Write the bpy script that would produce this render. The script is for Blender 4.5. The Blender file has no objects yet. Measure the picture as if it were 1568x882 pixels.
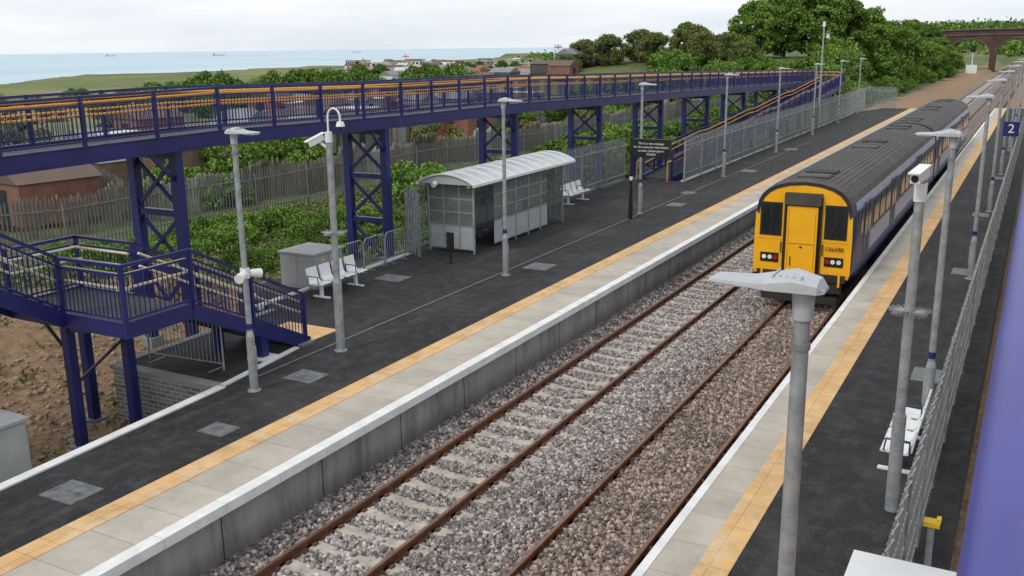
import bpy, math, random
import numpy as np
from mathutils import Vector, Matrix
random.seed(7); rng=np.random.default_rng(7)
sc=bpy.context.scene
RAIL=-0.915
# ------------------------------------------------------------------ materials
def nn(nt,t,**k):
    n=nt.nodes.new(t)
    for a,b in k.items():
        setattr(n,a,b)
    return n
def ramp(nt,src,stops):
    r=nn(nt,'ShaderNodeValToRGB'); el=r.color_ramp.elements
    while len(el)>1: el.remove(el[-1])
    el[0].position=stops[0][0]; el[0].color=(*stops[0][1],1)
    for p,c in stops[1:]:
        e=el.new(p); e.color=(*c,1)
    nt.links.new(src,r.inputs[0]); return r.outputs[0]
def noise(nt,vec,scale,detail=4,rough=.55):
    n=nn(nt,'ShaderNodeTexNoise'); n.inputs['Scale'].default_value=scale; n.inputs['Detail'].default_value=detail
    n.inputs['Roughness'].default_value=rough
    nt.links.new(vec,n.inputs['Vector']); return n.outputs['Fac']
def mixc(nt,f,a,b,mode='MIX'):
    m=nn(nt,'ShaderNodeMix',data_type='RGBA',blend_type=mode)
    for i,v in ((0,f),(6,a),(7,b)):
        if isinstance(v,(int,float)): m.inputs[i].default_value=v
        elif isinstance(v,tuple): m.inputs[i].default_value=(*v,1)
        else: nt.links.new(v,m.inputs[i])
    return m.outputs[2]
def mathn(nt,op,a,b=None,c=None):
    m=nn(nt,'ShaderNodeMath',operation=op)
    for i,v in enumerate((a,b,c)):
        if v is None: continue
        if isinstance(v,(int,float)): m.inputs[i].default_value=v
        else: nt.links.new(v,m.inputs[i])
    return m.outputs[0]
def base(name):
    m=bpy.data.materials.new(name); m.use_nodes=True; nt=m.node_tree
    b=nt.nodes['Principled BSDF']; tc=nn(nt,'ShaderNodeTexCoord')
    return m,nt,b,tc.outputs['Object']
def bump(nt,b,h,strength=.4,dist=.02):
    u=nn(nt,'ShaderNodeBump'); u.inputs['Strength'].default_value=strength; u.inputs['Distance'].default_value=dist
    nt.links.new(h,u.inputs['Height']); nt.links.new(u.outputs[0],b.inputs['Normal'])
def mat(name,col,rough=.6,metal=0,var=.25,scale=3.,bmp=0,col2=None,bs=40):
    m,nt,b,v=base(name)
    n=noise(nt,v,scale,5,.65)
    lo=tuple(c*(1-var) for c in col); hi=tuple(min(1,c*(1+var)) for c in (col2 or col))
    c=ramp(nt,n,[(.3,lo),(.7,hi)])
    nt.links.new(c,b.inputs['Base Color']); b.inputs['Roughness'].default_value=rough; b.inputs['Metallic'].default_value=metal
    if bmp: bump(nt,b,noise(nt,v,bs,3),bmp,.01)
    return m
def sepxyz(nt,v):
    s=nn(nt,'ShaderNodeSeparateXYZ'); nt.links.new(v,s.inputs[0]); return s.outputs
def island(nt):
    return nn(nt,'ShaderNodeNewGeometry').outputs['Random Per Island']
BLUE=mat('blue_paint',(.015,.018,.125),.38,0,.28,1.5)
BLUE2=mat('blue_handrail_paint',(.045,.045,.26),.40,0,.12,1.5)
GALV=mat('galvanised_steel',(.33,.35,.365),.45,.3,.28,7)
GALVD=mat('weathered_galvanised',(.20,.21,.21),.6,.2,.3,5)
LAMPG=mat('lamp_grey',(.42,.44,.46),.4,0,.14,6)
WHITE=mat('white_plastic',(.76,.77,.78),.4,0,.06,5)
WPAINT=mat('white_coping',(.74,.74,.73),.7,0,.15,2.2,.15)
BLACK=mat('black_paint',(.012,.012,.013),.4,0,.2,5)
YRAIL=mat('yellow_handrail',(.84,.38,.05),.45,0,.12,4)
YCAP=mat('yellow_cap',(.75,.48,.03),.5,0,.1,4)
CREAM=mat('cream_handrail',(.66,.58,.40),.45,0,.12,4)
CONC=mat('concrete',(.24,.24,.23),.85,0,.28,1.3,.4)
SLEEP=mat('sleeper_concrete',(.40,.365,.315),.9,0,.38,3.5,.5)
DIRTYS=mat('sleeper_dirty',(.24,.195,.155),.9,0,.4,3.5,.5)
RUST=mat('rail_rust',(.13,.055,.028),.75,.05,.4,6)
RTOP=mat('rail_head',(.21,.105,.062),.45,.3,.3,6)
STEP=mat('tread_grey',(.06,.06,.065),.8,0,.2,5)
HATCH=mat('access_cover',(.17,.175,.18),.55,.3,.5,6,.5,bs=60)
CAB=mat('cabinet_grey',(.32,.33,.33),.5,0,.14,3)
WOOD=mat('weathered_wood',(.19,.16,.13),.9,0,.45,1.2)
DARKGAP=mat('dark_gap',(.02,.02,.02),.9)
SHIP=mat('ship_haze_grey',(.34,.41,.47),.8,0,.08)
def coping_slabs(name,c1,c2,c3,bw,bh,rot,mort,gm):
    m,nt,b,v=base(name)
    mp=nn(nt,'ShaderNodeMapping'); mp.inputs['Rotation'].default_value=(0,0,rot); nt.links.new(v,mp.inputs[0])
    br=nn(nt,'ShaderNodeTexBrick'); br.offset=0; br.inputs['Scale'].default_value=1; br.inputs['Brick Width'].default_value=bw; br.inputs['Row Height'].default_value=bh
    br.inputs['Mortar Size'].default_value=mort; br.inputs['Color1'].default_value=(*c1,1); br.inputs['Color2'].default_value=(*c2,1); br.inputs['Mortar'].default_value=(*c3,1)
    nt.links.new(mp.outputs[0],br.inputs['Vector'])
    g=noise(nt,v,1.1,7,.7); g2=ramp(nt,g,[(.35,(1-gm,)*3),(.6,(1,)*3)])
    c=mixc(nt,1.,br.outputs['Color'],g2,'MULTIPLY')
    nt.links.new(c,b.inputs['Base Color']); b.inputs['Roughness'].default_value=.85
    bump(nt,b,noise(nt,v,60,3),.25,.004)
    return m,nt,b,v,c
PAVER=coping_slabs('paving_slab',(.53,.475,.40),(.46,.415,.355),(.24,.22,.19),.9,3.,math.pi/2,.006,.24)[0]
TACT,nt,b,v,c=coping_slabs('tactile_paving',(.78,.47,.20),(.66,.41,.18),(.40,.27,.14),.4,.4,math.pi/2,.006,.25)
vo=nn(nt,'ShaderNodeTexVoronoi'); vo.inputs['Scale'].default_value=15; vo.inputs['Randomness'].default_value=0; nt.links.new(v,vo.inputs['Vector'])
n3=noise(nt,v,2.3,5,.7); st=ramp(nt,n3,[(.48,(0,0,0)),(.68,(.8,)*3)])
c2=mixc(nt,st,c,(.64,.52,.36)); nt.links.new(c2,b.inputs['Base Color'])
bump(nt,b,mathn(nt,'LESS_THAN',vo.outputs['Distance'],.32),.6,.006)
ASPH,nt,b,v=base('asphalt')
a1=noise(nt,v,.45,5,.65); a2=noise(nt,v,38,2,.7); a3=noise(nt,v,2.6,6,.78)
mpx=nn(nt,'ShaderNodeMapping'); mpx.inputs['Scale'].default_value=(1.6,.25,1); nt.links.new(v,mpx.inputs[0]); a4=noise(nt,mpx.outputs[0],1.1,5,.7)
c=ramp(nt,a1,[(.34,(.011,.011,.0125)),(.55,(.021,.021,.023)),(.72,(.052,.051,.050))])
c=mixc(nt,ramp(nt,a3,[(.47,(0,)*3),(.70,(.6,)*3)]),c,(.085,.082,.078))
c=mixc(nt,ramp(nt,a4,[(.54,(0,)*3),(.70,(.5,)*3)]),c,(.08,.078,.074))
c=mixc(nt,ramp(nt,a2,[(.5,(0,)*3),(.78,(.55,)*3)]),c,(.11,.11,.11))
nt.links.new(c,b.inputs['Base Color']); b.inputs['Roughness'].default_value=.8; b.inputs['Specular IOR Level'].default_value=.3
bump(nt,b,a2,.6,.01)
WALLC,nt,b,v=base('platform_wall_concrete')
s=sepxyz(nt,v); mp=nn(nt,'ShaderNodeMapping'); mp.inputs['Scale'].default_value=(1,1.6,.3); nt.links.new(v,mp.inputs[0])
n=noise(nt,mp.outputs[0],1.6,7,.7)
c=ramp(nt,n,[(.3,(.16,.16,.155)),(.5,(.28,.28,.27)),(.75,(.38,.375,.36))])
fr=mathn(nt,'FRACT',mathn(nt,'DIVIDE',s[1],2.4)); j=mathn(nt,'LESS_THAN',fr,.012)
c=mixc(nt,j,c,(.03,.03,.03))
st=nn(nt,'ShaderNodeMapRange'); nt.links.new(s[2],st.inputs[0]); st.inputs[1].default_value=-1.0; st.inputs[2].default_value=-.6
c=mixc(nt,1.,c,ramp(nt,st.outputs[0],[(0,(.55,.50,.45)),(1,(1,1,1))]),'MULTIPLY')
nt.links.new(c,b.inputs['Base Color']); b.inputs['Roughness'].default_value=.85; bump(nt,b,n,.3,.02)
def stonemat(name,isl):
    m,nt,b,v=base(name)
    if isl: r=island(nt)
    else:
        vo=nn(nt,'ShaderNodeTexVoronoi'); vo.inputs['Scale'].default_value=17; nt.links.new(v,vo.inputs['Vector'])
        r=sepxyz(nt,vo.outputs['Color'])[0]
    c=ramp(nt,r,[(0,(.10,.09,.09)),(.3,(.215,.195,.19)),(.55,(.335,.30,.29)),(.8,(.45,.41,.395)),(1,(.66,.63,.61))])
    g=nn(nt,'ShaderNodeNewGeometry'); s=sepxyz(nt,g.outputs['Position'])
    f=nn(nt,'ShaderNodeMapRange'); nt.links.new(s[0],f.inputs[0]); f.inputs[1].default_value=-7.0; f.inputs[2].default_value=-6.0
    f2=mathn(nt,'MULTIPLY',f.outputs[0],.85)
    c=mixc(nt,f2,c,mixc(nt,1.,c,(.84,.70,.60),'MULTIPLY'))
    l=noise(nt,g.outputs['Position'],.7,4); c=mixc(nt,1.,c,ramp(nt,l,[(.3,(.74,.70,.68)),(.7,(1.12,1.09,1.07))]),'MULTIPLY')
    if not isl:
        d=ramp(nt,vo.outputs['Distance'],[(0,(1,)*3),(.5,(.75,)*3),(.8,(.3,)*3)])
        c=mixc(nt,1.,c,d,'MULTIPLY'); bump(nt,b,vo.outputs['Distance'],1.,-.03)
    nt.links.new(c,b.inputs['Base Color']); b.inputs['Roughness'].default_value=.85
    return m
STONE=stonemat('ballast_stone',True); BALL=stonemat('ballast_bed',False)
BRICK,nt,b,v=base('grey_brick')
mp=nn(nt,'ShaderNodeMapping'); mp.inputs['Rotation'].default_value=(math.pi/2,0,0); nt.links.new(v,mp.inputs[0])
br=nn(nt,'ShaderNodeTexBrick'); br.inputs['Scale'].default_value=1; br.inputs['Brick Width'].default_value=.30; br.inputs['Row Height'].default_value=.10; br.inputs['Mortar Size'].default_value=.011
br.inputs['Color1'].default_value=(.12,.125,.13,1); br.inputs['Color2'].default_value=(.24,.23,.225,1); br.inputs['Mortar'].default_value=(.42,.41,.39,1)
nt.links.new(mp.outputs[0],br.inputs['Vector']); nt.links.new(br.outputs['Color'],b.inputs['Base Color']); b.inputs['Roughness'].default_value=.9
REDBR=mat('old_red_brick',(.085,.048,.04),.9,0,.4,.35)
STONEC=mat('stone_coping',(.15,.13,.12),.9,0,.3,.6)
def leaf(name,dark,mid,light):
    m,nt,b,v=base(name)
    r=island(nt); g=nn(nt,'ShaderNodeNewGeometry')
    n=noise(nt,g.outputs['Position'],.5,2)
    x=mathn(nt,'ADD',mathn(nt,'MULTIPLY',r,.55),mathn(nt,'MULTIPLY',n,.6))
    c=ramp(nt,x,[(.25,dark),(.55,mid),(.9,light)])
    nt.links.new(c,b.inputs['Base Color']); b.inputs['Roughness'].default_value=.75; b.inputs['Specular IOR Level'].default_value=.15
    return m
LEAF=leaf('leaves_mid',(.045,.085,.016),(.105,.19,.034),(.18,.28,.06))
LEAFB=leaf('leaves_fresh',(.06,.115,.018),(.145,.26,.042),(.23,.37,.075))
LEAFO=leaf('leaves_olive',(.065,.085,.024),(.15,.185,.052),(.25,.28,.10))
LEAFG=leaf('grass_blades',(.06,.08,.022),(.14,.17,.05),(.27,.27,.12))
BARK=mat('bark',(.10,.08,.06),.95,0,.35,3)
GROUND,nt,b,v=base('ground_soil_grass')
s=sepxyz(nt,v)
n1=noise(nt,v,.12,6,.65); n2=noise(nt,v,1.4,6,.7)
grass=ramp(nt,n2,[(.3,(.055,.075,.02)),(.55,(.11,.135,.045)),(.75,(.19,.18,.085))])
soil=ramp(nt,noise(nt,v,4,8,.78),[(.3,(.14,.085,.048)),(.52,(.30,.19,.11)),(.72,(.46,.34,.235))])
far=ramp(nt,noise(nt,v,.022,6,.65),[(.35,(.075,.11,.03)),(.5,(.13,.155,.045)),(.68,(.23,.21,.085))])
def mr(src,a,b_):
    f=nn(nt,'ShaderNodeMapRange'); nt.links.new(src,f.inputs[0]); f.inputs[1].default_value=a; f.inputs[2].default_value=b_; return f.outputs[0]
near=mr(s[1],25,17); near2=mathn(nt,'MULTIPLY',near,mr(s[0],-27,-21))
near2=mathn(nt,'MULTIPLY',near2,1.5)
right=mr(s[0],-2,-1)
ff=mathn(nt,'MAXIMUM',near2,mathn(nt,'MULTIPLY',right,.75)); trk=mathn(nt,'MULTIPLY',mr(s[0],-19,-16),mathn(nt,'MULTIPLY',mr(s[1],90,110),mr(s[1],420,330)))
ff=mathn(nt,'MAXIMUM',ff,trk)
ff=mathn(nt,'ADD',ff,mathn(nt,'MULTIPLY',mathn(nt,'SUBTRACT',n1,.5),2.4)); 
ffr=ramp(nt,ff,[(.42,(0,)*3),(.58,(1,)*3)])
c=mixc(nt,ffr,grass,soil)
c=mixc(nt,mathn(nt,'MAXIMUM',mr(s[0],-45,-80),mr(s[1],250,400)),c,far)
nt.links.new(c,b.inputs['Base Color']); b.inputs['Roughness'].default_value=.95; bump(nt,b,noise(nt,v,9,5,.7),.8,.08)
SEA=bpy.data.materials.new('sea_water'); SEA.use_nodes=True; nt=SEA.node_tree; b=nt.nodes['Principled BSDF']
tc=nn(nt,'ShaderNodeTexCoord'); mp=nn(nt,'ShaderNodeMapping'); mp.inputs['Scale'].default_value=(.002,.0006,1); nt.links.new(tc.outputs['Object'],mp.inputs[0])
nt.links.new(ramp(nt,noise(nt,mp.outputs[0],1,4),[(.3,(.38,.51,.59)),(.7,(.50,.62,.68))]),b.inputs['Base Color']); b.inputs['Roughness'].default_value=.6
GLASS,nt,b,v=base('shelter_glazing'); b.inputs['Roughness'].default_value=.15
tr=nn(nt,'ShaderNodeBsdfTransparent'); tr.inputs[0].default_value=(.8,.83,.83,1); ms=nn(nt,'ShaderNodeMixShader'); ms.inputs[0].default_value=.78
nt.links.new(ramp(nt,noise(nt,v,2,4),[(.3,(.3,.32,.32)),(.7,(.5,.52,.52))]),b.inputs['Base Color'])
nt.links.new(b.outputs[0],ms.inputs[1]); nt.links.new(tr.outputs[0],ms.inputs[2]); nt.links.new(ms.outputs[0],nt.nodes['Material Output'].inputs[0])
ROOFW=mat('polycarbonate_roof',(.50,.53,.55),.3,0,.14,1.5)
DGLASS=mat('dark_glass',(.014,.017,.02),.08,0,.3,.8)
TYEL=mat('train_yellow',(.92,.44,.006),.38,0,.10,1.2)
TROOF=mat('train_roof',(.062,.056,.052),.7,0,.45,1.0)
TSIDE=mat('train_silver_side',(.40,.41,.50),.35,0,.15,1.)
TNAVY=mat('train_navy',(.018,.024,.095),.32,0,.2,1.)
TUND=mat('train_underframe',(.030,.026,.022),.8,0,.4,3)
TBLK=mat('train_front_black',(.02,.02,.021),.5,0,.3,3)
SEAM=mat('train_seam',(.42,.19,.01),.6)
RED=mat('red_lamp',(.4,.01,.01),.3); LENS=mat('lamp_lens',(.8,.8,.75),.15)
# ------------------------------------------------------------------ mesh builder
class MB:
    def __init__(s): s.v=[]; s.f=[]; s.m=[]; s.mats=[]; s.sm=[]
    def mi(s,m):
        if m not in s.mats: s.mats.append(m)
        return s.mats.index(m)
    def add(s,vs,fs,m,smooth=False):
        o=len(s.v); s.v+= [tuple(p) for p in vs]; k=s.mi(m)
        for f in fs: s.f.append(tuple(i+o for i in f)); s.m.append(k); s.sm.append(smooth)
    def box(s,a,b,m):
        x0,y0,z0=a; x1,y1,z1=b
        s.add([(x0,y0,z0),(x1,y0,z0),(x1,y1,z0),(x0,y1,z0),(x0,y0,z1),(x1,y0,z1),(x1,y1,z1),(x0,y1,z1)],
          [(0,3,2,1),(4,5,6,7),(0,1,5,4),(1,2,6,5),(2,3,7,6),(3,0,4,7)],m)
    def beam(s,p,q,w,h,m,up=(0,0,1)):
        p=Vector(p);q=Vector(q);d=(q-p).normalized();u=Vector(up)
        if abs(d.dot(u))>.98: u=Vector((0,1,0))
        r=d.cross(u).normalized(); u=r.cross(d)
        vs=[]
        for c in (p,q):
            for a,b_ in ((-1,-1),(1,-1),(1,1),(-1,1)): vs.append(c+r*a*w/2+u*b_*h/2)
        s.add(vs,[(0,1,2,3),(7,6,5,4),(0,4,5,1),(1,5,6,2),(2,6,7,3),(3,7,4,0)],m)
    def cyl(s,p,q,r1,r2,m,n=10,cap=True):
        p=Vector(p);q=Vector(q);d=(q-p).normalized();u=Vector((0,0,1)) if abs(d.z)<.9 else Vector((1,0,0))
        a=d.cross(u).normalized(); b_=d.cross(a); vs=[]
        for c,r in ((p,r1),(q,r2)):
            for i in range(n):
                t=2*math.pi*i/n; vs.append(c+a*math.cos(t)*r+b_*math.sin(t)*r)
        s.add(vs,[(i,(i+1)%n,n+(i+1)%n,n+i) for i in range(n)],m,True)
        if cap: s.add(vs,[tuple(range(n))[::-1],tuple(range(n,2*n))],m)
    def tube(s,pts,r,m,n=8):
        for a,b_ in zip(pts[:-1],pts[1:]): s.cyl(a,b_,r,r,m,n,False)
    def prism(s,poly,ext,m):
        n=len(poly); e=Vector(ext); vs=[Vector(p) for p in poly]+[Vector(p)+e for p in poly]
        s.add(vs,[tuple(range(n)),tuple(range(n,2*n))[::-1]]+[(i,n+i,n+(i+1)%n,(i+1)%n) for i in range(n)],m)
    def build(s,name,parent=None,loc=None):
        me=bpy.data.meshes.new(name); me.from_pydata(s.v,[],s.f)
        for m in s.mats: me.materials.append(m)
        me.polygons.foreach_set('material_index',s.m); me.polygons.foreach_set('use_smooth',s.sm); me.update()
        o=bpy.data.objects.new(name,me); sc.collection.objects.link(o)
        if loc: o.location=loc
        if parent: o.parent=parent
        return o
def inst(o,name,loc,rz=0,s=1.,parent=None,sz=None):
    n=bpy.data.objects.new(name,o.data); sc.collection.objects.link(n); n.location=loc; n.rotation_euler=(0,0,rz); n.scale=(s,s,sz or s)
    if parent: n.parent=parent
    return n
def npmesh(name,V,F,mats,mi=None):
    me=bpy.data.meshes.new(name); nf=len(F); k=F.shape[1]
    me.vertices.add(len(V)); me.vertices.foreach_set('co',V.astype(np.float32).ravel())
    me.loops.add(nf*k); me.loops.foreach_set('vertex_index',F.astype(np.int32).ravel())
    me.polygons.add(nf); me.polygons.foreach_set('loop_start',np.arange(nf,dtype=np.int32)*k)
    try: me.polygons.foreach_set('loop_total',np.full(nf,k,dtype=np.int32))
    except Exception: pass
    for m in mats: me.materials.append(m)
    if mi is not None: me.polygons.foreach_set('material_index',mi.astype(np.int32))
    me.update(calc_edges=True); me.validate()
    return me
def text(body,size,loc,rot,m,parent,name):
    c=bpy.data.curves.new(name,'FONT'); c.body=body; c.size=size; c.extrude=.002; c.align_x='CENTER'; c.align_y='CENTER'
    c.materials.append(m); o=bpy.data.objects.new(name,c); sc.collection.objects.link(o); o.location=loc; o.rotation_euler=rot; o.parent=parent
    return o
# ------------------------------------------------------------------ terrain
def axis(parts):
    return np.unique(np.concatenate([np.arange(a,b,st) for a,b,st in parts]))
xs=axis([(-9000,-1500,500),(-1500,-500,60),(-500,-60,8),(-60,-30,2),(-30,0,.8),(0,40,2),(40,400,15),(400,4001,400)])
ys=axis([(-200,-5,15),(-5,60,.8),(60,140,2.5),(140,500,8),(500,1600,50),(1600,12001,700)])
Xg,Yg=np.meshgrid(xs,ys)
def sst(a,b_,x):
    t=np.clip((x-a)/(b_-a),0,1); return t*t*(3-2*t)
def hterr(x,y):
    x=np.asarray(x,float); y=np.asarray(y,float)
    nz=.12*np.sin(x*.9+1.3*np.sin(y*.5))*np.cos(y*.8+x*.3)+.25*np.sin(x*.11)*np.cos(y*.13)
    z=-.75-.5*sst(22,16,y)*sst(-26,-20,x)+nz*sst(-19,-24,x)
    z=z+1.1*sst(-17.5,-23,x)*sst(30,14,y)*sst(-30,-23,x)
    z=z+5.5*sst(-17,-32,x)*sst(108,150,y)*sst(-90,-60,x)*sst(420,260,y)
    z=np.where((x>-13)&(x<-2),-1.45,z)
    z=np.where(x>-2,-1.0+1.2*sst(0,6,x)+nz*.5,z)
    z=z+ sst(340,650,y)*15*sst(-170,-60,x)*(1-sst(-13.1,-13,x)*sst(-1.9,-2,x)*sst(360,340,y))
    z=z+ 1.5*np.sin(x*.011)*np.sin(y*.009)*sst(-90,-200,x)
    nx,ny=-626/651.4,-180/651.4
    d=(x+251)*nx+(y-164)*ny
    d=d+14*np.sin(y*.02)+8*np.sin(y*.05)
    z=z-34*sst(0,25,d)
    return z
Zg=hterr(Xg,Yg)
ny_,nx_=Xg.shape
V=np.stack([Xg.ravel(),Yg.ravel(),Zg.ravel()],1)
i=np.arange(ny_-1)[:,None]*nx_+np.arange(nx_-1)[None,:]
F=np.stack([i,i+1,i+1+nx_,i+nx_],-1).reshape(-1,4)
me=npmesh('ground',V,F,[GROUND]); me.polygons.foreach_set('use_smooth',np.ones(len(F),bool)); o=bpy.data.objects.new('ground',me); sc.collection.objects.link(o)
m=MB(); m.add([(-40000,-4000,-22),(2000,-4000,-22),(2000,60000,-22),(-40000,60000,-22)],[(0,1,2,3)],SEA); m.build('sea')
def H(x,y): return float(hterr(x,y))
# ------------------------------------------------------------------ ballast, sleepers, rails
T2=-5.47; T1=-8.87; Y0,Y1=4.0,420.
def balz(x):
    pr=[(-10.6,-.98),(-10.0,-1.0),(-9.9,-1.04),(-9.7,-1.10),(-8.0,-1.10),(-7.7,-1.05),(-7.1,-1.0),(-6.7,-1.03),(-6.4,-1.065),(-4.5,-1.065),(-4.2,-1.04),(-3.6,-1.04)]
    return np.interp(x,[p[0] for p in pr],[p[1] for p in pr])
bx=np.arange(-10.5,-3.7,.2); m=MB(); vs=[];fs=[]
for k,y in enumerate((Y0,Y1)):
    for x in bx: vs.append((x,y,float(balz(x))))
n=len(bx)
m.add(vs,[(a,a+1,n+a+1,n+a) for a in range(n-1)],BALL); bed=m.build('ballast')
cube=np.array([(-1,-1,-1),(1,-1,-1),(1,1,-1),(-1,1,-1),(-1,-1,1),(1,-1,1),(1,1,1),(-1,1,1)],float)*.5
cf=np.array([(0,3,2,1),(4,5,6,7),(0,1,5,4),(1,2,6,5),(2,3,7,6),(3,0,4,7)])
patches=[]
for k in range(4):
    N=4300; px=rng.uniform(-10.25,-4.05,N); py=rng.uniform(0,1.3,N)
    ph=(py%.65)/.65; onS=np.abs(ph-.5)<.19
    k1=onS&(np.abs(px-T1)<1.24)&(rng.random(N)<.90)
    k2=onS&(np.abs(px-T2)<1.2)&(rng.random(N)<.5)
    keep=~(k1|k2)
    for rx in (T1-.7525,T1+.7525,T2-.7525,T2+.7525): keep&=~((np.abs(px-rx)<.09)&(rng.random(N)<.85))
    px=px[keep];py=py[keep];N=len(px)
    sz=rng.uniform(.030,.072,N)
    q=rng.normal(size=(N,4)); q/=np.linalg.norm(q,axis=1)[:,None]; w,x,y,z=q.T
    R=np.stack([1-2*(y*y+z*z),2*(x*y-z*w),2*(x*z+y*w),2*(x*y+z*w),1-2*(x*x+z*z),2*(y*z-x*w),2*(x*z-y*w),2*(y*z+x*w),1-2*(x*x+y*y)],1).reshape(N,3,3)
    c=cube[None]*rng.uniform(.6,1.3,(N,8,3))*(sz[:,None,None]*np.array([1.25,1.,.8]))
    c=np.einsum('nij,nkj->nki',R,c)
    c+=np.stack([px,py,balz(px)+rng.uniform(-.004,.028,N)],1)[:,None]
    Fm=(np.arange(N)[:,None,None]*8+cf[None]).reshape(-1,4)
    patches.append(npmesh('ballast_stones',c.reshape(-1,3),Fm,[STONE]))
for k in range(44):
    o=bpy.data.objects.new('ballast_stones',patches[(k*7+k//3)%4]); sc.collection.objects.link(o); o.location=(0,5.2+k*1.3,0); o.parent=bed
for nm,tx,sm in (('railway_track',T1,SLEEP),('railway_track',T2,DIRTYS)):
    root=bpy.data.objects.new(nm,None); sc.collection.objects.link(root)
    m=MB()
    for k in range(0,420):
        y=5.2+.325+.65*k+random.uniform(-.012,.012)
        if y>260: break
        zt=-1.045
        pr=[(-1.25,zt-.03),(-.95,zt),(-.55,zt),(-.25,zt-.035),(.25,zt-.035),(.55,zt),(.95,zt),(1.25,zt-.03)]
        hw=.13
        vs=[];nn_=len(pr)
        for (a,z) in pr:
            vs+=[(tx+a,y-hw-.02,z-.15),(tx+a,y-hw,z),(tx+a,y+hw,z),(tx+a,y+hw+.02,z-.15)]
        fs=[]
        for a in range(nn_-1):
            for b_ in range(3): fs.append((a*4+b_,a*4+b_+1,a*4+b_+5,a*4+b_+4))
        fs+=[(0,3,2,1),((nn_-1)*4,(nn_-1)*4+1,(nn_-1)*4+2,(nn_-1)*4+3)]
        m.add(vs,fs,sm)
        if y<60:
            for sx in (-.7525,.7525):
                for e in (-.1,.1): m.box((tx+sx+e-.03,y-.05,zt+.0),(tx+sx+e+.03,y+.05,zt+.035),RUST)
    m.build('sleepers',root)
    m=MB()
    for sx in (-.7525,.7525):
        x=tx+sx; z=RAIL
        m.box((x-.07,Y0,z-.15),(x+.07,Y1,z-.13),RUST); m.box((x-.012,Y0,z-.13),(x+.012,Y1,z-.045),RUST)
        m.box((x-.036,Y0,z-.045),(x+.036,Y1,z-.006),RUST); m.box((x-.030,Y0,z-.006),(x+.030,Y1,z),RTOP)
    m.build('rails',root)
# ------------------------------------------------------------------ platforms
PE=109.
root=bpy.data.objects.new('platform',None); sc.collection.objects.link(root)
m=MB()
poly=[(-10.42,-6),(-10.42,PE),(-14.5,PE),(-16.3,100),(-15.7,46.6),(-18.5,46.6),(-18.5,25),(-19.7,24),(-19.7,19.6),(-17.3,18.5),(-17.3,13.55),(-14.12,13.55),(-13.05,-6)]
m.prism([(x,y,-1.6) for x,y in poly],(0,0,1.6),ASPH); m.build('surface',root)
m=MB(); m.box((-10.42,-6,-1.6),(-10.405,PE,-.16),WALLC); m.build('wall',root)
m=MB()
y=-6
while y<PE:
    e=min(y+1.19,PE); j=random.uniform(-.004,.004); m.box((-10.48,y,-.15),(-10.25+j,e,.012+j),WPAINT); y+=1.2
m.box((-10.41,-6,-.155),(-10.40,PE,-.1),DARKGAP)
m.build('coping',root)
m=MB(); m.box((-11.42,-6,-.05),(-10.485,PE,.005),PAVER); m.build('paving',root)
m=MB(); m.box((-11.86,-6,-.05),(-11.423,PE,.014),TACT); m.build('tactile_strip',root)
m=MB()
def kerb(p,q,w=.2,z0=-1.4,z1=.03,mm=CONC): m.beam((p[0],p[1],(z0+z1)/2),(q[0],q[1],(z0+z1)/2),w,z1-z0,mm)
KP=[(-13.1,-6),(-14.17,13.45)]
kerb(*KP,mm=WPAINT); kerb((-14.2,13.5),(-14.55,16.2),.14,-.1,.03,WPAINT)
kerb((-17.35,13.6),(-17.35,18.5)); kerb((-18.55,25),(-18.55,46)); kerb((-15.5,46.5),(-16.1,99.5),.15,-.1,.05,WPAINT); kerb((-17.95,18.6),(-18.1,26),.12,-.1,.06,WPAINT)
m.build('back_kerb',root)
m=MB(); m.box((-17.35,13.38,-1.5),(-14.15,13.54,-.06),BRICK); m.box((-17.42,13.34,-.06),(-14.1,13.62,.02),CONC); m.build('brick_retaining_wall',root)
m=MB()
for (x,y,a,b_) in [(-12.75,8.8,.75,.62),(-12.55,11.75,.6,.5),(-13.05,14.75,.75,.65),(-16.6,22.9,.9,.75),(-13.3,26.2,.8,.9),(-13.4,39.5,.7,.9),(-13.6,52,.8,1.),(-14,64,.8,1.),(-14,43,.6,.7)]:
    m.box((x-a/2,y-b_/2,-.02),(x+a/2,y+b_/2,.006),HATCH); m.box((x-a/2+.03,y-b_/2+.03,-.02),(x+a/2-.03,y-.012,.010),HATCH); m.box((x-a/2+.03,y+.012,-.02),(x+a/2-.03,y+b_/2-.03,.010),HATCH)
m.build('access_covers',root)
m=MB(); m.box((-14.0,14.2,-.02),(-13.96,70,.004),GALVD); m.box((-13.87,14.2,-.02),(-13.84,70,.005),DARKGAP)
m.box((-14.03,14.2,-.02),(-14.02,70,.005),DARKGAP); m.build('drain_channel',root)
m=MB(); m.box((-16.2,16.75,-.02),(-14.6,17.8,.012),TACT); m.build('stair_tactile',root)
root=bpy.data.objects.new('platform',None); sc.collection.objects.link(root)
m=MB(); m.prism([(-3.95,-3,-1.6),(-.45,-3,-1.6),(-.45,112,-1.6),(-3.95,112,-1.6)],(0,0,1.6),ASPH); m.build('surface',root)
m=MB(); m.box((-3.965,-3,-1.6),(-3.95,112,-.16),WALLC); m.build('wall',root)
m=MB(); y=-3
while y<112: m.box((-4.03,y,-.12),(-3.9,min(y+1.19,112),.012),WPAINT); y+=1.2
m.build('coping',root)
m=MB(); m.box((-3.897,-3,-.05),(-3.36,112,.005),PAVER); m.build('paving',root)
m=MB(); m.box((-3.358,-3,-.05),(-2.92,112,.014),TACT); m.build('tactile_strip',root)
m=MB()
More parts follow.
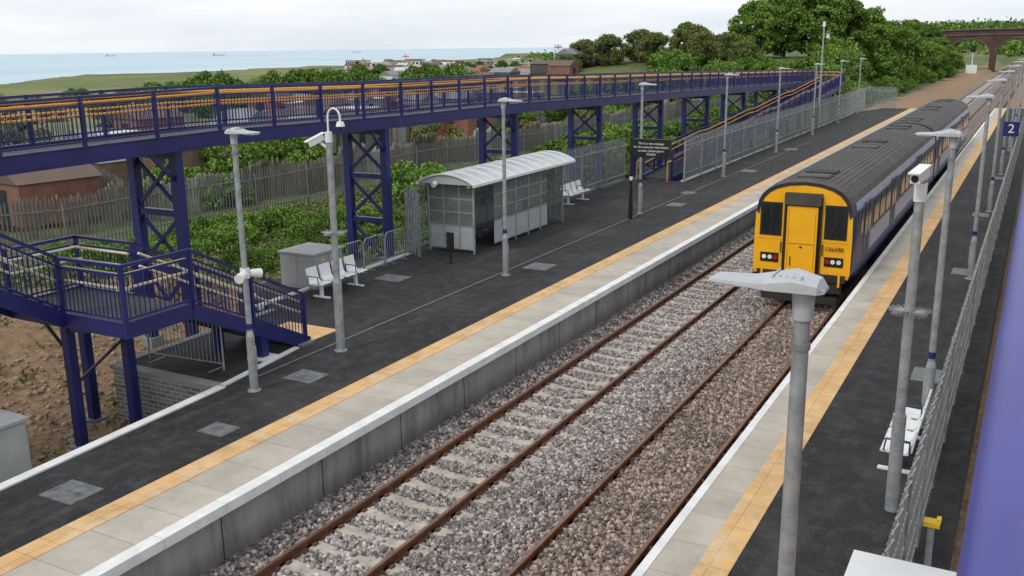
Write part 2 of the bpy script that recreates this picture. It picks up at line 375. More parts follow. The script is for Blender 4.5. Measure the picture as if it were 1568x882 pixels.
for (x,y,a,b_) in [(-1.45,20.6,.6,.9),(-1.5,31,.6,.9),(-1.6,42,.6,.9),(-1.5,54,.6,1)]:
    m.box((x-a/2,y-b_/2,-.02),(x+a/2,y+b_/2,.006),HATCH)
    for q in range(6): m.box((x-a/2+.04,y-b_/2+.05+q*b_/6.5,-.02),(x+a/2-.04,y-b_/2+.12+q*b_/6.5,.012),GALVD)
m.build('access_covers',root)
# ------------------------------------------------------------------ street lamps
def lamp(d,h=5.2):
    m=MB(); m.cyl((0,0,0),(0,0,.02),.14,.14,GALV,12)
    m.cyl((0,0,0),(0,0,1.15),.085,.085,GALV,14); m.cyl((0,0,1.15),(0,0,1.25),.085,.06,GALV,14); m.cyl((0,0,1.25),(0,0,h-.12),.06,.052,GALV,14)
    m.cyl((0,0,1.3),(0,0,1.42),.064,.064,BLUE,14); m.box((.05*d,-.05,.45),(.095*d,.05,.95),GALV)
    m.cyl((0,0,h-.42),(0,0,h-.38),.062,.062,GALVD,14)
    m.cyl((0,0,h-.22),(0,0,h-.02),.065,.075,LAMPG,12)
    a=[(-.14,.02,.08),(-.10,.08,.13),(.06,.115,.155),(.20,.075,.18),(.32,.045,.15),(.56,.03,.12),(.60,.01,.10)]
    vs=[];
    for (x,t,w) in a:
        zb=h-.02+ .03*x
        vs+=[(x*d,-w,zb),(x*d,w,zb),(x*d,w*.95,zb+t*.6),(x*d,w*.45,zb+t),(x*d,-w*.45,zb+t),(x*d,-w*.95,zb+t*.6)]
    fs=[]
    for i in range(len(a)-1):
        for j in range(6): fs.append((i*6+j,i*6+(j+1)%6,i*6+6+(j+1)%6,i*6+6+j))
    fs+=[tuple(range(6)),tuple(range(len(a)*6-6,len(a)*6))]
    m.add(vs,fs,LAMPG)
    for k in range(5): m.beam(((.0+k*.045)*d,-.11,h+.055),((.0+k*.045)*d,.11,h+.055),.008,.05,LAMPG)
    m.box((.34*d if d>0 else .56*d,-.09,h-.03),(.56*d if d>0 else .34*d,.09,h-.012),LENS)
    return m
def speaker(m,z,d):
    for s_ in (-1,1):
        m.cyl((.05,s_*.06,z),(.12*d,s_*.30,z-.05),.07,.10,WHITE,10)
    m.cyl((0,0,z-.1),(0,0,z+.1),.095,.095,WHITE,12)
first=lamp(1); speaker(first,2.45,1); l1=first.build('street_lamp',loc=(-13.42,13.6,0))
base_l=lamp(1).build('street_lamp',loc=(-13.7,24.7,0))
for p in [(-14.0,36.7),(-14.2,49.3),(-14.5,62),(-14.9,75),(-15.3,87.5),(-15.7,100)]: inst(base_l,'street_lamp',(*p,0))
rl=lamp(-1).build('street_lamp',loc=(-1.2,6.1,0))
for p in [(-1.2,17.6),(-1.25,30.1),(-1.35,42.9),(-1.4,55.5),(-1.4,68),(-1.45,81),(-1.45,93.5)]: inst(rl,'street_lamp',(*p,0))
def spikes(m,z):
    m.cyl((0,0,z-.05),(0,0,z+.05),.075,.075,GALV,12)
    for k in range(22):
        t=2*math.pi*k/22
        for e,dz in ((.30,.02),(.24,-.05)): m.cyl((.06*math.cos(t),.06*math.sin(t),z),(e*math.cos(t+.1*dz),e*math.sin(t),z+dz),.010,.004,GALV,4,False)
def bullet(m,p,d,L=.42):
    p=Vector(p); d=Vector(d).normalized(); q=p+d*L
    m.beam(p,q,.13,.13,WHITE); m.beam(p-d*.02+Vector((0,0,.08)),q+d*.07+Vector((0,0,.08)),.16,.02,WHITE); m.cyl(q,q+d*.01,.05,.05,BLACK,10)
m=MB(); m.cyl((0,0,0),(0,0,.02),.15,.15,GALV); m.cyl((0,0,0),(0,0,1.6),.10,.10,GALV,14); m.cyl((0,0,1.6),(0,0,1.72),.10,.075,GALV,14); m.cyl((0,0,1.72),(0,0,4.75),.075,.07,GALV,14); m.cyl((0,0,4.75),(0,0,4.97),.08,.08,WHITE,12); spikes(m,2.75)
pts=[(0,0,4.9)]+[(.17-.17*math.cos(t),0,5.28+.2*math.sin(t)) for t in np.linspace(0,math.pi,9)]+[(.34,0,5.2)]
m.tube(pts,.022,WHITE); m.cyl((.34,0,5.2),(.34,0,5.1),.07,.10,WHITE,12); m.cyl((.34,0,5.1),(.34,0,5.03),.085,.04,DGLASS,12)
m.beam((0,0,4.6),(-.25,-.02,4.75),.04,.04,WHITE); bullet(m,(-.2,.05,4.86),(-.45,-.75,-.38),.38); m.build('cctv_pole',loc=(-13.5,16.5,0))
m=MB(); m.cyl((0,0,0),(0,0,1.5),.095,.095,GALV,14); m.cyl((0,0,1.5),(0,0,4.9),.072,.065,GALV,14); spikes(m,3.05); m.cyl((0,0,4.6),(0,0,4.85),.085,.085,WHITE,12)
bullet(m,(.02,.12,5.0),(-.15,-.9,-.12),.45); m.build('cctv_pole',loc=(-1.3,14.0,0))
m=MB(); m.cyl((0,0,0),(0,0,8.0),.10,.06,GALV,10); m.cyl((0,0,8.0),(0,0,8.4),.12,.09,WHITE,10); m.cyl((.35,0,7.4),(.35,0,7.1),.12,.12,WHITE,8); m.beam((0,0,7.45),(.35,0,7.45),.05,.05,GALV); m.build('cctv_mast',loc=(-15.7,81,0))
# ------------------------------------------------------------------ information display
root=bpy.data.objects.new('information_display',None); sc.collection.objects.link(root)
m=MB(); m.cyl((-13.9,35.4,0),(-13.9,35.4,.9),.085,.085,BLACK,12); m.cyl((-13.9,35.4,.9),(-13.9,35.4,3.25),.06,.06,BLACK,12); m.cyl((-13.9,35.4,1.55),(-13.9,35.4,1.7),.064,.064,WHITE,12)
m.box((-13.85,35.3,2.48),(-12.3,35.5,3.14),BLACK); m.box((-13.98,35.33,3.14),(-12.25,35.47,3.19),BLACK); m.build('board',root)
for k,t in enumerate(['This is a test message','for the customer information','screens, please ignore','10:40:01']):
    text(t,.12,(-13.06,35.295,3.02-k*.14),(math.pi/2,0,0),WHITE,root,'text_line')
root=bpy.data.objects.new('platform_number_sign',None); sc.collection.objects.link(root)
m=MB(); m.cyl((-1.0,53,0),(-1.0,53,2.7),.045,.045,GALV,8); m.box((-1.45,52.9,2.2),(-.75,52.98,2.9),BLUE); m.build('panel',root)
text('2',.6,(-1.1,52.89,2.55),(math.pi/2,0,0),WHITE,root,'digit')
# ------------------------------------------------------------------ ramp / bridge
PB=[(0,4.4),(12,4.36),(18,4.42),(26,4.26),(35,4.2),(44,3.98),(54,3.8),(72,3.4),(92,3.0)]
def zb(y): return float(np.interp(y,[p[0] for p in PB],[p[1] for p in PB]))
def parapet(m,P,Q,h0,h1,inner,rail=YRAIL,sp=.115,post=2.0,last=False):
    P=Vector(P);Q=Vector(Q);L=(Q-P).length;U=Vector((0,0,1)); nv=Vector(inner)
    j=random.uniform(-.0015,.0015)
    m.beam(P+U*(h1-.03+j),Q+U*(h1-.03+j),.07+j,.06,BLUE); m.beam(P+U*(h1-.20+j),Q+U*(h1-.20+j),.045+j,.04,BLUE); m.beam(P+U*(h0+.1+j),Q+U*(h0+.1+j),.045+j,.04,BLUE)
    n=max(1,int(L/sp))
    for k in range(1,n):
        c=P+(Q-P)*(k/n); m.beam(c+U*(h0+.1),c+U*(h1-.2),.016,.016,BLUE)
    np_=max(1,round(L/post))
    for k in range(np_+(1 if last else 0)):
        c=P+(Q-P)*(k/np_); e=random.uniform(.002,.008); m.beam(c+U*(h0-.1),c+U*(h1+e),.08+e,.06+e,BLUE)
        if rail: 
            for hh in (h0+.62,h0+.88): m.beam(c+U*hh,c+U*hh+nv*.12,.02,.02,BLUE)
    if rail:
        for hh in (h0+.65,h0+.92): m.cyl(P+U*hh+nv*.13,Q+U*hh+nv*.13,.030,.030,rail,8)
root=bpy.data.objects.new('footbridge_ramp',None); sc.collection.objects.link(root)
m=MB(); XF,XB=-18.2,-20.0
segs=[0,12,18,26,35,44,54,63,72,82,92]
for a,b_ in zip(segs[:-1],segs[1:]):
    za,zz=zb(a),zb(b_)
    for x in (XF,XB):
        m.beam((x,a,za+.14),(x,b_,zz+.14),.10,.34,BLUE)
        m.beam((x,a,za-.02),(x,b_,zz-.02),.2,.03,BLUE); m.beam((x,a,za+.335),(x,b_,zz+.335),.16,.03,BLUE)
        parapet(m,(x,a,za),(x,b_,zz),.34,1.42,(-1 if x==XF else 1,0,0))
    m.beam(((XF+XB)/2,a,za+.25),((XF+XB)/2,b_,zz+.25),1.7,.06,STEP)
    k=a+.3
    while k<b_:
        z=zb(k); m.beam((XF,k,z+.12),(XB,k,z+.12),.08,.14,BLUE); k+=1.5
for y in (16.6,25.2,34,42.5,51,59.5,68,77,86):
    zt=zb(y)-.04; zg=-.6; xa,xb=-18.35,-19.85
    for x in (xa,xb):
        m.box((x-.12,y-.11,zg),(x+.12,y+.11,zt),BLUE); m.box((x-.2,y-.2,zg-.6),(x+.2,y+.2,zg+.06),CONC)
    for z in (zt-.12,zt-1.55,zt-3.0): m.beam((xa,y,z),(xb,y,z),.14,.16,BLUE)
    for z1,z2 in ((zt-.2,zt-1.47),(zt-1.63,zt-2.92),(zt-3.08,zg+.3)):
        if z2<zg or z1-z2<.5: continue
        m.beam((xa,y-.03,z1),(xb,y-.03,z2),.06,.09,BLUE); m.beam((xa,y+.03,z2),(xb,y+.03,z1),.06,.09,BLUE)
    m.beam((XF,y-.9,zt),(xa,y-.1,zt-.7),.06,.08,BLUE)
m.build('upper_ramp',root)
m=MB()
lo=[(47,0.0),(56,.62),(58,.62),(67,1.25),(69,1.25),(78,1.9),(80,1.9),(92,2.75)]
for (a,za),(b_,zz) in zip(lo[:-1],lo[1:]):
    for x in (-16.2,-17.85):
        m.beam((x,a,za-.02),(x,b_,zz-.02),.10,.34,BLUE)
        parapet(m,(x,a,za-.2),(x,b_,zz-.2),.36,1.45,(-1 if x>-17 else 1,0,0))
    m.beam((-17.02,a,za),(-17.02,b_,zz),1.6,.06,STEP)
for y in (58,68,79,90):
    z=float(np.interp(y,[p[0] for p in lo],[p[1] for p in lo]))
    for x in (-16.3,-17.7): m.box((x-.1,y-.1,-.7),(x+.1,y+.1,z),BLUE)
m.box((-20.05,92,2.85),(-16.1,94.2,3.2),BLUE); 
parapet(m,(-20,94.15,2.86),(-16.15,94.15,2.86),.34,1.42,(0,-1,0)); parapet(m,(-16.15,92,2.86),(-16.15,94.15,2.86),.34,1.42,(-1,0,0),last=True); parapet(m,(-20,92,2.86),(-20,94.15,2.86),.34,1.42,(1,0,0))
for x in (-16.2,-17.85): m.box((x-.07,46.8,-.3),(x+.07,46.93,1.5),BLUE); m.tube([(x,46.2,.0),(x,46.2,.95),(x,47,1.0)],.028,YRAIL)
m.build('lower_ramp',root)
root=bpy.data.objects.new('footbridge_stair',None); sc.collection.objects.link(root)
m=MB(); ZL=1.74
m.box((-18.0,11.7,ZL-.06),(-14.65,13.3,ZL),STEP)
m.box((-18.05,11.64,ZL-.28),(-14.60,11.70,ZL+.03),BLUE); m.box((-18.05,13.30,ZL-.28),(-16.2,13.36,ZL+.03),BLUE); m.box((-14.65,11.70,ZL-.28),(-14.603,13.36,ZL+.033),BLUE); m.box((-18.047,11.7,ZL-.277),(-18.0,13.3,ZL+.033),BLUE)
G=.26
parapet(m,(-16.4,11.67,ZL-G),(-14.62,11.67,ZL-G),G,G+1.15,(0,1,0),CREAM,post=1.8)
parapet(m,(-14.62,11.67,ZL-G),(-14.62,13.33,ZL-G),G,G+1.15,(-1,0,0),CREAM,post=1.6)
parapet(m,(-16.25,13.33,ZL-G),(-18.02,13.33,ZL-G),G,G+1.15,(0,-1,0),CREAM,post=1.8)
parapet(m,(-18.02,13.33,ZL-G),(-18.02,11.67,ZL-G),G,G+1.15,(1,0,0),CREAM,post=1.6)
for x,i in ((-14.62,-1),(-16.22,1)):
    m.beam((x,13.3,ZL-.14),(x,16.7,-.02),.06,.30,BLUE); parapet(m,(x,13.33,ZL-G),(x,16.6,.0-.18),G,G+1.15,(i,0,0),CREAM,post=1.6,last=True)
    m.box((x-.15,16.3,-.02),(x+.15,16.75,.05),CONC)
for k in range(10):
    f=(k+.5)/10.; y=13.3+3.3*f; z=ZL*(1-(k+1)/10.5)
    m.box((-16.2,y-.17,z-.05),(-14.65,y+.16,z),STEP); m.box((-16.2,y+.13,z+.001),(-14.65,y+.165,z+.004),CREAM)
for x in (-14.75,-16.1): m.box((x-.09,15.2,-.0),(x+.09,15.4,.6),BLUE)
m.box((-15.0,15.05,-.01),(-14.5,15.55,.04),WPAINT)
for x,i in ((-16.4,-1),(-18.0,1)):
    m.beam((x,11.7,ZL-.14),(x,6.4,ZL+3.0),.06,.30,BLUE); parapet(m,(x,11.67,ZL-G),(x,6.4,ZL-G+3.15),G,G+1.15,(i,0,0),CREAM,post=1.6)
for k in range(17):
    y=11.55-.31*k; z=ZL+.175*(k+1); m.box((-18.0,y-.17,z-.05),(-16.43,y+.16,z),STEP)
m.box((-20.1,4.6,ZL+2.7),(-16.3,6.4,ZL+3.0),BLUE)
for (x,y) in ((-16.75,11.95),(-16.45,13.1),(-17.8,13.1),(-16.5,7),(-17.9,7)):
    zt=ZL-.28 if y>8 else ZL+2.6
    m.box((x-.095,y-.095,-1.3),(x+.095,y+.095,zt),BLUE); m.box((x-.2,y-.2,-1.5),(x+.2,y+.2,-1.2),GALVD)
m.beam((-16.75,11.95,ZL-.4),(-14.65,11.95,ZL-.2),.10,.16,BLUE); m.beam((-16.45,13.1,ZL-.4),(-14.65,13.1,ZL-.2),.10,.16,BLUE)
m.beam((-16.75,11.95,.1),(-16.45,13.1,.9),.05,.05,BLACK); m.beam((-16.75,11.95,.75),(-17.15,11.75,1.45),.05,.05,BLACK)
m.build('stair',root)
m=MB()
m.cyl((.035,.9,5.60),(.035,60,5.60),.085,.085,BLUE2,24)
m.box((.02,.9,5.35),(.10,60,5.52),BLUE); m.box((.03,.9,4.2),(.13,60,4.6),BLUE); m.box((.131,.9,4.4),(1.9,60,4.46),STEP)
y=.9
while y<60: m.box((.05,y,4.6),(.066,y+.016,5.35),BLUE); y+=.115
for y in range(2,60,2): m.box((.03,y,4.5),(.09,y+.06,5.5),BLUE)
for y in (8,20,32,44,56): m.box((.14,y,-1.2),(.39,y+.25,4.3),BLUE)
m.build('footbridge_handrail')
# ------------------------------------------------------------------ palisade fences
def palisade(name,pts,h=2.1,z=None,sp=.15,mm=GALV,w=.068):
    m=MB()
    for (a,b_) in zip(pts[:-1],pts[1:]):
        a=Vector((a[0],a[1],0));b2=Vector((b_[0],b_[1],0));L=(b2-a).length;d=(b2-a)/L;nrm=Vector((-d.y,d.x,0))
        n=int(L/sp)
        for k in range(n):
            c=a+d*(k*sp); z0=(H(c.x,c.y) if z is None else z); hh=h*(1+random.uniform(-.008,.008))
            t=nrm*.012; p=[c-d*w/2,c-d*w/4+t,c+d*w/4+t,c+d*w/2]
            vs=[(*q.xy,z0+.05) for q in p]+[(p[0].x,p[0].y,z0+hh-.1),(p[1].x,p[1].y,z0+hh),(p[2].x,p[2].y,z0+hh),(p[3].x,p[3].y,z0+hh-.1)]
            m.add(vs,[(0,1,5,4),(1,2,6,5),(2,3,7,6)],mm)
        np_=max(1,int(L/2.75))
        for k in range(np_):
            c=a+d*(L*k/np_); c2=a+d*(L*(k+1)/np_)
            z0=(H(c.x,c.y) if z is None else z); z1=(H(c2.x,c2.y) if z is None else z)
            o_=-nrm*.05
            m.beam((c.x+o_.x,c.y+o_.y,z0-.1),(c.x+o_.x,c.y+o_.y,z0+h-.2),.08,.05,mm)
            for r_ in (.4,h-.45): m.beam((c.x+o_.x*.5,c.y+o_.y*.5,z0+r_),(c2.x+o_.x*.5,c2.y+o_.y*.5,z1+r_),.04,.05,mm)
    return m.build(name)
palisade('palisade_fence',[(-17.55,25.7),(-18.15,25.9),(-18.17,45.6)],2.3,0)
palisade('palisade_fence',[(-15.42,46.4),(-16.0,100),(-16.2,107.8),(-13.0,108.2)],2.25,0)
palisade('palisade_fence',[(-38,8),(-33,24),(-31,36),(-30,60),(-29,110)],2.2,None,.16,GALVD)
m=MB(); y=9.0
while y<108:
    m.box((-.88,y,0),(-.82,y+.05,1.9),GALV); y+=2.0
for z in (.15,.55,1.0,1.45,1.85): m.beam((-.85,9,z),(-.85,108,z),.03,.04,GALV)
y=9.
while y<108:
    m.box((-.862,y,.1),(-.846,y+.045,1.95 ),GALVD); y+=.15
y=9.
while y<60:
    m.cyl((-.85,y,1.95),(-.79,y+.09,2.05),.009,.009,GALV,5,False); m.cyl((-.79,y+.09,2.05),(-.85,y+.18,1.95),.009,.009,GALV,5,False); y+=.36
m.build('security_fence')
def barrier(name,p,q,h=1.05,mm=GALV,z=0,step=.11):
    m=MB(); p=Vector((*p,z)); q=Vector((*q,z)); d=(q-p); L=d.length; d/=L; U=Vector((0,0,1))
    r=.12
    pts=[p+U*.0,p+U*(h-r),p+d*r+U*h,q-d*r+U*h,q+U*(h-r),q+U*0]
    m.tube(pts,.022,mm); m.cyl(p+U*.15,q+U*.15,.016,.016,mm,6)
    n=int(L/step)
    for k in range(1,n): c=p+d*(L*k/n); m.cyl(c+U*.15,c+U*h,.009,.009,mm,5,False)
    nv=Vector((-d.y,d.x,0))
    for c in (p+d*.2,q-d*.2): m.beam(c-nv*.25,c+nv*.25,.03,.03,mm)
    return m.build(name)
barrier('crowd_barrier',(-17.0,14.1),(-14.9,14.25),1.1)
for k in range(3): barrier('railing',(-17.95,22.2+k*1.12),(-17.95,23.27+k*1.12),1.0,GALV)
# ------------------------------------------------------------------ seats
def seats(n,d,pitch=.56):
    m=MB(); L=n*pitch
    m.box((-.04,0.1,.36),(.04,L-.1,.42),WHITE)
    for y in (.35,L-.35):
        m.box((-.04,y-.04,0),(.04,y+.04,.36),WHITE); m.box((-.28,y-.05,0),(.28,y+.05,.03),WHITE)
    for k in range(n):
        y=k*pitch+.06; w=pitch-.12
        pr=[(.24,.42),(.22,.45),(-.14,.43),(-.20,.50),(-.27,.84),(-.30,.84),(-.24,.47),(-.17,.40),(.2,.41)]
        m.prism([(a*d,y,z) for a,z in pr],(0,w,0),WHITE)
        if k in(0,n-1): m.tube([(-.2*d,y-.03,.45),(-.2*d,y-.03,.65),(.15*d,y-.03,.65),(.18*d,y-.03,.45)],.014,BLUE,6)
    return m
seats(4,1).build('platform_seats',loc=(-17.05,19.8,0)); seats(4,1).build('platform_seats',loc=(-17.7,37.3,0)); seats(4,-1).build('platform_seats',loc=(-1.42,15.1,0))
# ------------------------------------------------------------------ shelter
root=bpy.data.objects.new('waiting_shelter',None); sc.collection.objects.link(root)
m=MB(); xa,xb,ya,yb=-17.85,-16.1,26.9,33.7
n=7; L=(yb-ya)/n
for k in range(n+1):
    y=ya+L*k
    m.box((xa-.03,y-.03,0),(xa+.03,y+.03,2.25),GALV)
    if k!=1 and k!=6: m.box((xb-.03,y-.03,0),(xb+.03,y+.03,2.25),GALV)
for x in (xa,xb): m.box((x-.04,ya-.3,2.25),(x+.04,yb+.3,2.34),LAMPG)
for z in (.12,.9,1.35,1.8):
    m.box((xa-.02,ya,z),(xa+.02,yb,z+.04),GALV)
    m.box((xb-.02,ya+L*1.4,z),(xb+.02,ya+L*5.6,z+.04),GALV)
    for y in (ya,yb): m.box((xa,y-.02,z+.002),(xb,y+.02,z+.042),GALV)
for x in (xa+.6,xa+1.2): 
    for y in (ya,yb): m.box((x-.02,y-.023,.1),(x+.02,y+.023,2.25),GALV)
m.box((xa+.03,ya-.008,.14),(xb-.03,ya+.008,.92),LAMPG); m.box((xb-.008,ya+L*1.4,.14),(xb+.008,ya+L*5.6,.92),LAMPG); m.box((xa-.008,ya,.14),(xa+.008,yb,.92),LAMPG)
m.box((xa+.03,ya-.006,.96),(xb-.03,ya+.006,2.25),GLASS); m.box((xb-.006,ya+L*1.4,.96),(xb+.006,ya+L*5.6,2.25),GLASS); m.box((xa-.006,ya,.96),(xa+.006,yb,2.25),GLASS); m.box((xa+.03,yb-.006,.1),(xb-.03,yb+.006,2.25),GLASS)
m.box((xa+.35,ya+.6,.44),(xa+.65,yb-.6,.48),GALVD)
for k in range(4): m.box((xa+.45,ya+.8+k*1.7,0),(xa+.52,ya+.87+k*1.7,.44),GALVD)
m.build('frame',root)
m=MB(); NS=10; xl,xr=-18.05,-15.85; yl,yr=26.5,34.3
def rp(t): return (xl+(xr-xl)*t, 2.36+.32*math.sin(math.pi*t)**.8)
for a in range(NS):
    x0,z0=rp(a/NS);x1,z1=rp((a+1)/NS)
    m.add([(x0,yl,z0),(x1,yl,z1),(x1,yr,z1),(x0,yr,z0),(x0,yl,z0-.02),(x1,yl,z1-.02),(x1,yr,z1-.02),(x0,yr,z0-.02)],[(0,1,2,3),(7,6,5,4)],ROOFW,True)
    for q in range(12):
        yy=yl+(yr-yl)*q/11; m.beam((x0,yy,z0+.01),(x1,yy,z1+.01),.04,.04,WHITE)
for x,z in ((xl,2.36),(xr,2.36)): m.box((x-.04,yl,z-.06),(x+.04,yr,z+.03),WHITE)
m.add([(rp(a/NS)[0],yl+.05,rp(a/NS)[1]-.01) for a in range(NS+1)],[tuple(range(NS+1))],LAMPG)
m.cyl((-17.3,26.5,2.38),(-17.3,26.35,2.32),.09,.09,WHITE,10)
m.build('roof',root)
m=MB(); m.cyl((0,0,0),(0,0,.5),.035,.035,BLACK,8); m.box((-.12,-.04,.45),(.12,.04,1.0),BLACK); m.cyl((0,0,0),(0,0,.02),.12,.12,BLACK,10); m.build('help_post',loc=(-16.1,25.4,0))
def cabinet(name,a,b_,mm):
    m=MB(); x0,y0,z0=a;x1,y1,z1=b_
    m.box(a,b_,mm); m.box((x0-.05,y0-.05,z1),(x1+.05,y1+.05,z1+.05),mm); m.box((x0-.02,y0-.02,z0-.1),(x1+.02,y1+.02,z0),CONC)
    mid=(y0+y1)/2
    for (c,d) in ((y0+.04,mid-.01),(mid+.01,y1-.04)): m.box((x1,c,z0+.06),(x1+.012,d,z1-.05),mm)
    for (c,d) in ((x0+.04,(x0+x1)/2-.01),((x0+x1)/2+.01,x1-.04)): m.box((c,y0-.012,z0+.06),(d,y0,z1-.05),mm)
    m.box((x1+.012,mid+.05,(z0+z1)/2-.06),(x1+.03,mid+.08,(z0+z1)/2+.06),BLACK); m.box((x1+.012,mid-.3,z1-.25),(x1+.016,mid-.18,z1-.15),YCAP)
    return m.build(name)
cabinet('equipment_cabinet',(-19.0,20.7,0.05),(-17.75,22.0,1.0),CAB)
cabinet('equipment_cabinet',(-16.4,8.0,-.75),(-14.75,9.5,.60),CAB)
m=MB(); m.box((-16.7,7.2,-1.4),(-14.4,9.9,-.7),CONC); m.build('concrete_plinth')
c_=cabinet('white_cabinet',(-.98,6.4,.1),(-.16,8.1,2.30),WHITE)
bv=c_.modifiers.new('bevel','BEVEL'); bv.width=.03; bv.segments=3
m=MB(); m.cyl((0,0,0),(0,0,1.15),.04,.04,GALV,10); m.box((-.09,-.07,1.15),(.09,.07,1.21),YCAP); m.box((.05,-.05,1.21),(.1,.05,1.26),YCAP); m.build('marker_post',loc=(-.6,11.4,0))
# ------------------------------------------------------------------ train
root=bpy.data.objects.new('diesel_train',None); sc.collection.objects.link(root)
CXT=-5.72; WS=1.075
def coach(name,yf,L,cab_front):
    m=MB()
    half=[(1.30,.02),(1.35,.18),(1.355,1.15),(1.33,1.9),(1.27,2.22),(1.18,2.40),(1.02,2.57),(.80,2.69),(.45,2.79),(0,2.83)]
    half=[(x*WS,z) for x,z in half]
    prof=[(-x,z) for x,z in half]+[(x,z) for x,z in half[::-1][1:]]
    n=len(prof)
    def ring(y,s): return [(CXT+x*s,y,(z-1.2)*(.94+.06*s)+1.2) for x,z in prof]
    rings=[ring(yf,.965),ring(yf+.12,.985),ring(yf+.45,1.),ring(yf+L,1.)] if cab_front else [ring(yf,1.),ring(yf+L,1.)]
    for k in range(len(rings)-1):
        for i in range(n):
            j=(i+1)%n
            rf=4<=i<n-5
            mm=TROOF if rf else (TSIDE if not(cab_front and k<2) else TNAVY)
            if i==n-1: mm=TUND
            m.add([rings[k][i],rings[k][j],rings[k+1][j],rings[k+1][i]],[(0,1,2,3)],mm,rf)
    m.add(rings[0],[tuple(range(n))],TYEL if cab_front else TUND); m.add(rings[-1],[tuple(range(n))[::-1]],TUND)
    for x in (-1.04,-.9,-.75,-.6,-.45,-.3,-.15,0,.15,.3,.45,.6,.75,.9,1.04):
        z=float(np.interp(abs(x)/WS,[0,.45,.80,1.02,1.18],[2.83,2.79,2.69,2.57,2.40]))
        m.beam((CXT+x,yf+.6,z+.004),(CXT+x,yf+L-.2,z+.004),.025,.020,TROOF)
    k=0
    for y in (yf+1.0,yf+2.1,yf+L*.45,yf+L*.55,yf+L-3.5,yf+L-2.3):
        m.box((CXT-.45,y,2.78),(CXT+.45,y+.75,2.86),TUND if k%2 else TROOF); k+=1
    for x in (1,-1):
        xs_=CXT+x*1.357*WS
        def sb(y0,z0,y1,z1,mm,t=.012):
            m.box((min(xs_-x*.02,xs_+x*t),y0,z0),(max(xs_-x*.02,xs_+x*t),y1,z1),mm)
        sb(yf+.5,.02,yf+L,.40,TNAVY,.004)
        sb((yf+3.01) if cab_front else yf+.2,1.0,yf+L-.2,1.97,TNAVY,.002)
        if cab_front: sb(yf+.5,.401,yf+3.0,2.0,TNAVY,.003)
        if cab_front: sb(yf+1.05,1.2,yf+1.45,1.95,DGLASS,.01)
        doors=(yf+1.7,yf+L*.33,yf+L*.66) if cab_front else (yf+1.2,yf+L*.36,yf+L*.68)
        for yd in doors:
            sb(yd,.1,yd+1.25,2.05,TNAVY,.012); sb(yd+.12,1.05,yd+.55,1.9,DGLASS,.018); sb(yd+.7,1.05,yd+1.13,1.9,DGLASS,.018); sb(yd+.61,.1,yd+.64,2.05,BLACK,.02)
        y=yf+3.5
        while y<yf+L-1.8:
            if all(abs(y-d_)>1.25 for d_ in doors):
                sb(y,1.08,y+1.12,1.92,BLACK,.008); sb(y+.05,1.13,y+1.07,1.87,DGLASS,.014); sb(y+.05,1.62,y+1.07,1.64,LAMPG,.018)
            y+=1.32
    m.box((CXT-1.15,yf+1,-.35),(CXT+1.15,yf+L-1,.015),TUND); m.box((CXT-1.2,yf+6.5,-.65),(CXT+1.2,yf+L-7,-.3),TUND)
    for yb_ in (yf+3.5,yf+L-3.5):
        for s_ in (-1,1):
            m.box((CXT+s_*1.05-.06,yb_-1.7,-.60),(CXT+s_*1.05+.06,yb_+1.7,-.32),TUND)
            for w in (-1.3,1.3): m.cyl((CXT+s_*.70,yb_+w,RAIL+.42),(CXT+s_*.82,yb_+w,RAIL+.42),.42,.42,TUND,20)
    if cab_front:
        Y=yf
        def fb(x0,z0,x1,z1,mm,t): m.box((CXT+x0,Y-t,z0),(CXT+x1,Y+.02,z1),mm)
        r0=[(x,Y-.015,z) for (x,_,z) in rings[0][3:n-3]]
        inner=[(CXT+(x-CXT)*.94,Y-.015,z-.10) for (x,_,z) in r0]
        for a in range(len(r0)-1): m.add([r0[a],r0[a+1],inner[a+1],inner[a]],[(0,1,2,3)],TBLK)
        fb(-.54,.12,.54,2.38,TBLK,.10); fb(-.44,.16,.44,2.12,TYEL,.16); fb(-.52,2.16,.52,2.50,TROOF,.22); fb(-.475,.14,-.45,2.16,BLACK,.19); fb(.45,.14,.475,2.16,BLACK,.19)
        fb(-.36,1.0,.36,1.03,SEAM,.165); fb(-.03,.9,.03,.95,BLACK,.18); fb(-.385,.3,-.37,2.0,SEAM,.165); fb(.37,.3,.385,2.0,SEAM,.165); fb(-.30,.35,-.27,.62,BLACK,.175)
        for s_ in (-1,1):
            a,b_=sorted((s_*.64,s_*1.22)); fb(a-.03,1.18,b_+.03,2.18,BLACK,.012); fb(a+.03,1.25,b_-.03,2.11,DGLASS,.02)
            m.beam((CXT+s_*.80,Y-.04,1.22),(CXT+s_*1.05,Y-.04,1.80),.02,.02,BLACK); m.beam((CXT+s_*1.0,Y-.045,1.55),(CXT+s_*1.09,Y-.045,2.0),.02,.015,BLACK)
            m.box((CXT+s_*.93-.012,Y-.025,1.25),(CXT+s_*.93+.012,Y-.021,2.11),TBLK)
            a,b_=sorted((s_*.66,s_*1.20)); fb(a,.38,b_,.66,BLACK,.02)
            for q,mm in ((.75,RED),(.91,LENS),(1.08,LENS)): m.cyl((CXT+s_*q,Y-.02,.53),(CXT+s_*q,Y-.04,.53),.065,.065,mm,12)
            m.tube([(CXT+s_*.60,Y-.02,.7),(CXT+s_*.60,Y-.07,.72),(CXT+s_*.60,Y-.07,1.0),(CXT+s_*.60,Y-.02,1.02)],.015,BLACK,6)
            a,b_=sorted((s_*.56,s_*1.33)); fb(a,1.08,b_,1.088,SEAM,.006)
